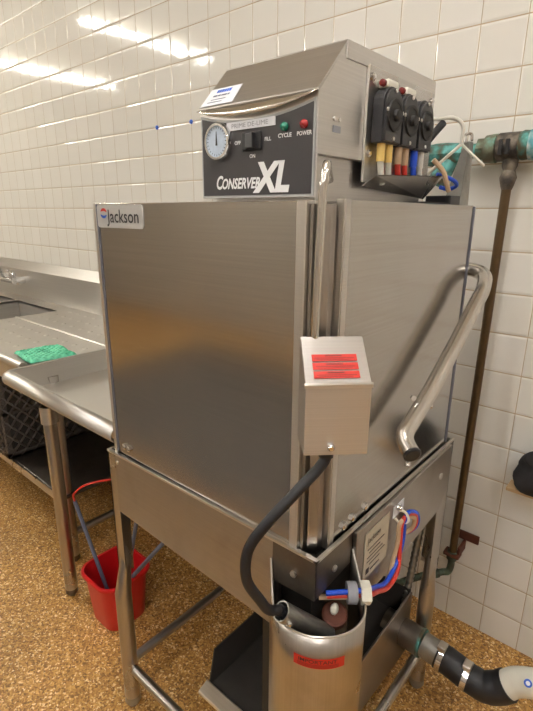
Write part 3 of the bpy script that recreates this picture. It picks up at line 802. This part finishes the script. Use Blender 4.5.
# ---- accumulator trough at the corner
def tr(s_, rise=0):   # s in 0..1 around the U, from left edge on front apron to right edge on side apron
    r = .0765
    A = Vector((-.165, FY-.0, 0)); B = Vector((RX+.001, -.752, 0))
    cen = dp(-.016, 0.010, 0)
    if s_ < .2:
        P1 = cen-t45*r; u = s_/.2; q = A.lerp(P1, u)
    elif s_ > .8:
        P1 = cen+t45*r; u = (s_-.8)/.2; q = P1.lerp(B, u)
    else:
        a_ = PI*(s_-.2)/.6; q = cen-t45*math.cos(a_)*r+n45*math.sin(a_)*r
    return q
def trz(s_):
    e = min(s_, 1-s_)
    return .676+.006*max(0, 1-abs(s_-.5)/.3)+(.05*(1-e/.22) if e < .22 else 0)
nu = 60
mb = MB(); N_ = 6
def trf(u, v):
    q = tr(u); z1 = trz(u); z0 = .30
    return Vector((q.x, q.y, z0+(z1-z0)*v))
mb.grid(trf, nu, N_)
tro = mb.build('scrap_trough', 'steelv', W, 0, 2, .003)
mb = MB(); mb.tube([Vector((tr(i/nu).x, tr(i/nu).y, trz(i/nu))) for i in range(nu+1)], .0019, 8)
mb.build('trough_edge', 'edge', tro)
mb = MB(); bot = [Vector((tr(i/nu).x, tr(i/nu).y, .30)) for i in range(nu+1)]
mb.prism(bot, (0, 0, .003)); mb.build('trough_floor', 'dull', tro)
MB().box(-.20, RX-.02, -.845, -.70, .31, .69).build('trough_shade_block', 'dark', tro)  # dark block put in as the shade inside the trough
# curved IMPORTANT label on the trough
def lab(u, v):
    s_ = .372+.20*u
    q = tr(s_); c = dp(-.016, .010, 0); o_ = (q-c).normalized()*.0022
    return Vector((q.x+o_.x, q.y+o_.y, .622+.0195*v))
mb = MB(); mb.grid(lab, 16, 1); il = mb.build('important_label', 'redink', tro)
def lab_wrap(ob, extra):
    par = WL[ob.parent.name]
    pass
# lettering bent along the label
cu = bpy.data.curves.new('t', 'FONT'); cu.body = 'IMPORTANT'; cu.size = 1; cu.offset = .01
tt = bpy.data.objects.new('t', cu); COL.objects.link(tt); bpy.context.view_layer.update()
me = bpy.data.meshes.new_from_object(tt.evaluated_get(bpy.context.evaluated_depsgraph_get())); bpy.data.objects.remove(tt)
xs = [v.co.x for v in me.vertices]; x0_, x1_ = min(xs), max(xs)
cen = dp(-.016, .010, 0)
for v in me.vertices:
    u = .10+.74*(v.co.x-x0_)/(x1_-x0_); p = lab(u, .52+.36*v.co.y/.72)
    o_ = Vector((p.x-cen.x, p.y-cen.y, 0)).normalized()*.0005
    v.co = p+o_
finish('label_lettering', me, 'ink', il, Vector((0, 0, 0)))
for k, vv in enumerate((.12, .24, .36)):
    mb = MB(); mb.grid(lambda u, v: lab(.08+.80*u, vv+.055*v)+(Vector((lab(.08+.8*u, 0).x-cen.x, lab(.08+.8*u, 0).y-cen.y, 0)).normalized()*.0005), 12, 1)
    mb.build('label_print', 'darkred', il)
# conduit tube in the trough
ca = dp(.022, -.057, .698); cb2 = dp(-.008, .026, .614)
mb = MB(); R1, R2 = .0160, .0138; dd = (cb2-ca)
x_, y_ = frame_of(dd)
rr = []
for pt, r_ in ((ca, R1), (cb2, R1), (cb2, R2), (ca, R2)):
    rr.append([mb.bm.verts.new(pt+x_*math.cos(2*PI*k/24)*r_+y_*math.sin(2*PI*k/24)*r_) for k in range(24)])
for i in range(4):
    a_, b_ = rr[i], rr[(i+1) % 4]
    for k in range(24): mb.face([a_[k], a_[(k+1) % 24], b_[(k+1) % 24], b_[k]], True)
cdo = mb.build('conduit_sleeve', 'galv', tro)
MB().tube([ca-dd.normalized()*.004, cb2-dd*.15], .0095, 14).build('inner_cable', 'rubber', cdo)
MB().lathe(ca+dd*.15+n45*.0165, n45, [(0, .004), (.003, .004), (.005, .002)], 10).build('set_screw', 'chrome', cdo)
MB().lathe(dp(-.03, .042, .628), (.2, -.3, 1), [(0, .022), (.012, .022), (.014, .018)], 18).build('drain_plug', 'rust', tro)
MB().ico(dp(-.025, .040, .65), .007, 2, (1, 1.3, 1.6)).build('plug_tip', 'whiteplastic', tro)
# nuts and chemical lines leaving the trough on the right
gn = Vector((-.02, -.80, .678)); ax = Vector((.75, .66, 0)).normalized()
G0 = dp(-.018, .078, .688)
MB().lathe(G0-ax*.020, ax, [(0, .018), (.015, .018), (.017, .015)], 18).build('inner_nut', 'greyplastic', tro)
MB().hexnut(G0+ax*.002, ax, .017, .0195).build('outer_nut', 'whiteplastic', tro)
offs = ((0, 0, .005, 'bluetube'), (.004, .004, -.004, 'redtube'), (-.004, -.002, -.009, 'beigetube'))
for k, (ox, oy, oz, m_) in enumerate(offs):
    o_ = Vector((ox, oy, oz))
    pth = [G0-ax*.055+Vector((-.004*k, 0, -.006))+o_, G0+ax*.01+o_, Vector((-.036, -.725, .640))+o_*1.1, Vector((-.044, -.660, .602))+o_*1.2, Vector((-.046, -.612, .616))+o_*1.3+Vector((0, -.008*k, 0)), Vector((-.046, -.592, .665))+Vector((-.002*k, -.008*k, 0)), Vector((-.046, -.592, .712))+Vector((-.002*k, -.007*k, -.003*k)),
           Vector((-.046, -.572, .720))+Vector((0, -.004*k, -.004*k)), Vector((-.046, -.527, .690))+Vector((0, -.008*k, 0)), Vector((-.050, -.524, .655))+Vector((0, -.01*k, .004*k)), Vector((-.075, -.56, .645)), Vector((-.14, -.56, .64))]
    MB().tube(bez(pth, 8), .0045, 10).build('chemical_tube', m_, W)
wt = MB().tube(bez([(-.060, -.600, .735), (-.045, -.592, .728), (-.040, -.590, .710), (-.052, -.600, .706), (-.060, -.61, .72)], 5), .0028, 8).build('tube_clip', 'whiteplastic', W)
MB().lathe((RX+.008, -.598, .738), (1, 0, 0), [(0, .005), (.01, .005), (.013, .003)], 10).build('clip_screw', 'chrome', W)
# data plate
AX = RX+.0085
dpl = MB().box(AX, AX+.001, -.722, -.628, .640, .742).build('data_plate', 'dataplate', W)
text('plate_lettering', 'Jackson', (AX+.0012, -.712, .716), (0, 1, 0), Z_, .018, 'ink', dpl, wid=.05)
for k, (a_, b_) in enumerate(((.71, .645), (.703, .66), (.71, .65), (.71, .64), (.70, .66))):
    MB().box(AX+.0009, AX+.0013, -a_, -b_, .700-k*.009, .702-k*.009).build('plate_print', 'ink', dpl)
MB().box(AX+.0009, AX+.0013, -.712, -.70, .648, .660).build('plate_print', 'ink', dpl)
MB().box(AX+.0009, AX+.0013, -.695, -.66, .650, .653).build('plate_print', 'ink', dpl)
sl = MB().box(AX, AX+.001, -.612, -.565, .716, .742).build('small_sticker', 'paper', W)
MB().box(AX+.0009, AX+.0012, -.583, -.576, .722, .732).build('sticker_print', 'ink', sl)

# ---- lift handle
HXp = -.040; hr = .0155
hp = bez([(-.150, -.262, 1.178), (-.085, -.262, 1.176), (-.052, -.275, 1.166), (HXp, -.310, 1.142), (HXp, -.345, 1.114)], 6)
hp += [Vector((HXp, -.44, 1.046)), Vector((HXp, -.547, .975)), Vector((HXp, -.630, .932))]
hp += bez([(HXp, -.643, .926), (HXp+.003, -.654, .919), (HXp+.012, -.664, .911), (HXp+.028, -.676, .903)], 4)
hd = MB().tube(hp, hr, 20).build('lift_handle', 'tube', W)
e = hp[-1]; dd = (hp[-1]-hp[-2]).normalized()
MB().lathe(e-dd*.001, dd, [(0, .0158), (.004, .0160), (.006, .013)], 20).build('end_cap', 'blackplastic', hd)
for a_ in ((HXp, -.577, .960),):
    c_ = Vector(a_); sd = Vector((0.2, .45, .95)).normalized()
    for s_ in (1, -1):
        pp = c_+Vector((0, .010*s_, -.002*s_))+sd*0
    MB().lathe(c_+Vector((-.012, -.020, .012)), (0.6, -.7, .2), [(-.006, .004), (0, .0055), (.004, .0055)], 6).build('wing_bolt', 'chrome', hd)
    MB().lathe(c_+Vector((.006, .018, -.010)), (0.6, .5, -.2), [(-.006, .004), (0, .0055), (.004, .0055)], 6).build('wing_bolt', 'chrome', hd)
MB().lathe(e+Vector((-.008, .004, -.016)), (.3, -.3, -1), [(0, .003), (.006, .006), (.009, .006), (.010, .002)], 8).build('wing_bolt', 'chrome', hd)

# ---- flexible conduit and relay box at the rear of the machine
cf = MB(); q0 = Vector((-.115, -.285, .60)); q1 = Vector((-.13, -.33, .24))
pr_ = []
k = 0
pts = []; rad = []
for i in range(90):
    u = i/89; pts.append(q0.lerp(q1, u)); rad.append(.0095+.0012*math.sin(i*PI/2*1.0))
cf.tube(pts, rad, 12).build('flexible_conduit', 'galv', W)
MB().box(-.20, -.13, -.40, -.34, .46, .60).build('relay_box', 'rust', W, .003)

# ------------------------------------------------------------------ water supply pipe
Wp = thing('water_supply_pipe', 'brown tarnished water pipe with green corroded valves running down the tiled wall', 'water pipe', (-.1, -.055, .2))
py = -.058; pz = 1.452
MB().tube([(-.090, py, 1.40), (-.094, py, .80), (-.098, py, .26)], .0115, 16).build('down_pipe', 'brownpipe', Wp)
MB().tube(bez([(-.098, py, .262), (-.098, py, .235), (-.102, py-.006, .215), (-.116, py-.014, .210), (-.150, -.118, .21), (-.206, -.219, .21)], 6), .0105, 14).tube([(-.098, py, .29), (-.098, py, .262)], .016, 14).tube([(-.126, py-.028, .21), (-.134, py-.040, .21)], .0145, 14).build('elbow', 'oldgreen', Wp)
MB().lathe((-.090, py, 1.355), (0, 0, 1), [(0, .012), (.008, .015), (.028, .020), (.045, .014), (.055, .018), (.09, .018)], 20).build('tee_union', 'valve', Wp)
# run along the wall from left to right
MB().lathe((-.300, py, pz-.006), (1, 0, 0), [(0, .026), (.02, .029), (.05, .029), (.08, .026), (.095, .018), (.10, .018)], 8).build('strainer_body', 'verdi', Wp)
MB().lathe((-.235, py, pz-.01), (-.45, -.15, -1), [(0, .02), (.03, .024), (.06, .026), (.075, .024), (.08, .012)], 12).build('strainer_leg', 'verdi', Wp)
MB().cyl((-.215, py, pz-.004), (-.150, py, pz), .0175, 18).build('pipe_nipple', 'verdi', Wp)
MB().hexnut((-.170, py, pz), (1, 0, 0), .020, .028).lathe((-.151, py, pz), (1, 0, 0), [(0, .032), (.018, .034), (.026, .034), (.028, .027)], 24).build('union_nut', 'verdi2', Wp)
MB().lathe((-.124, py, pz+.002), (1, 0, 0), [(0, .028), (.004, .033), (.050, .033), (.054, .028)], 24).build('valve_body', 'valve', Wp)
MB().lathe((-.074, py, pz+.003), (1, 0, 0), [(0, .030), (.010, .034), (.024, .032)], 24).build('valve_collar', 'verdi', Wp)
MB().lathe((-.050, py, pz+.003), (1, 0, 0), [(0, .034), (.010, .036), (.034, .033), (.036, .022)], 24).build('crusted_nut', 'bluewhite', Wp)
MB().cyl((-.014, py, pz+.003), (.60, py, pz+.003), .016, 18).build('pipe_run', 'greyplastic', Wp)
for k in range(2):
    MB().box(-.112+k*.016, -.104+k*.016, py-.0365, py-.030, pz-.018, pz+.016).build('valve_rib', 'dark', Wp)
# wall clamp
cl = thing('pipe_clamp', 'rusty split clamp holding the brown pipe to the tiled wall', 'pipe clamp', (-.08, -.02, .30))
MB().box(-.112, -.040, -.007, -.001, .308, .338).build('back_plate', 'rust', cl, .002)
MB().box(-.084, -.076, -.064, -.006, .278, .312).build('clamp_arm', 'rust', cl, .002)
MB().box(-.122, -.074, -.074, -.042, .275, .288).build('clamp_band', 'rust', cl, .003)
# waste pipe on the floor
Dp = thing('drain_pipe', 'galvanised waste pipe with black rubber coupling lying near the floor beside the wall', 'drain pipe', (0, -.24, 0))
dy = -.372; dz = .208
MB().tube([(-.16, dy, dz+.012), (-.058, dy, dz+.006)], .036, 24).build('drain_stub', 'dull', Dp)
MB().tube([(-.060, dy, dz+.006), (-.052, dy, dz+.006)], .0375, 24).build('thread_ring', 'verdi', Dp)
MB().tube([(-.052, dy, dz+.006), (.0, dy, dz)], .032, 24).build('galvanised_pipe', 'galv', Dp)
MB().tube(bez([(-.012, dy, dz+.001), (.02, dy, dz-.003), (.070, dy, dz-.014), (.085, dy, dz-.016)], 6), .0345, 24).tube(bez([(.080, dy, dz-.014), (.105, dy, dz-.014), (.133, dy+.008, dz-.002), (.152, dy+.014, dz+.016)], 6), [.035]*8+[.0365]*11, 24).build('rubber_coupling', 'rubber', Dp)
for x, z in ((.0, dz-.001), (.064, dz-.013)):
    c_ = MB().lathe((x-.007, dy, z), (1, 0, -.08), [(0, .0352), (.0, .0365), (.013, .0365), (.013, .0352)], 28, False).build('hose_clamp', 'chrome', Dp)
    MB().box(x-.010, x+.010, dy-.022, dy+.006, z+.034, z+.047).build('clamp_screw', 'edge', Dp, .003)
ep = bez([(.146, dy+.012, dz+.010), (.170, dy+.018, dz+.036), (.22, dy+.022, dz+.062), (.30, dy+.05, dz+.075), (.34, dy+.14, dz+.078), (.345, -.12, dz+.079), (.345, -.001, dz+.079)], 6)
wf = MB().tube(ep, .032, 24).build('plastic_pipe', 'whiteplastic', Dp)
bn = Vector((.1, -.72, .69)).normalized(); bq = Vector((.188, dy+.019, dz+.047))+bn*.0335; bx_, by_ = frame_of(bn)
MB().lathe(bq+bn*.004, bn, [(0, .0085), (.0008, .0085)], 20).build('pipe_emblem', 'blueink', wf)
MB().lathe(bq+bn*.0045, bn, [(0, .0045), (.0008, .0045)], 20).build('pipe_emblem', 'white', wf)

# ------------------------------------------------------------------ black bag hanging at the right
mb = MB()
mb.ico((.108, -.045, .620), .078, 4, (1.0, .5, 1.0))
for v in mb.bm.verts:
    q = v.co.copy(); k = noise.noise(q*18)*.016+noise.noise(q*45)*.005
    v.co += Vector((k, k*.5, k*.5))
    if v.co.z < .565: v.co.z = .565; 
    v.co.y = min(v.co.y, -.004)
tag(mb.build('cloth_bag', 'bag'), 'crumpled black cloth bag against the tiles at the right edge of the photo', 'bag')
tag(MB().box(.018, .24, -.055, -.0, .552, .563).build('wall_ledge', 'tan', None, .002), 'narrow tan wooden ledge on the tiles under the black cloth bag', 'ledge')
# two blue dots on the tiles
for k, (cx_, cz_) in enumerate(((-14, 15), (-12, 15))):
    tag(MB().lathe((cx_*.11, 0, (cz_-.075)*.11), (0, -1, 0), [(0, .009), (.004, .008), (.005, .004)], 12).build('wall_plug', 'blueink'),
        ('tiny blue plug in the tile joint, left one of the pair', 'tiny blue plug in the tile joint, right one nearer the control box')[k], 'wall plug', 'blue plugs in the tile joint')
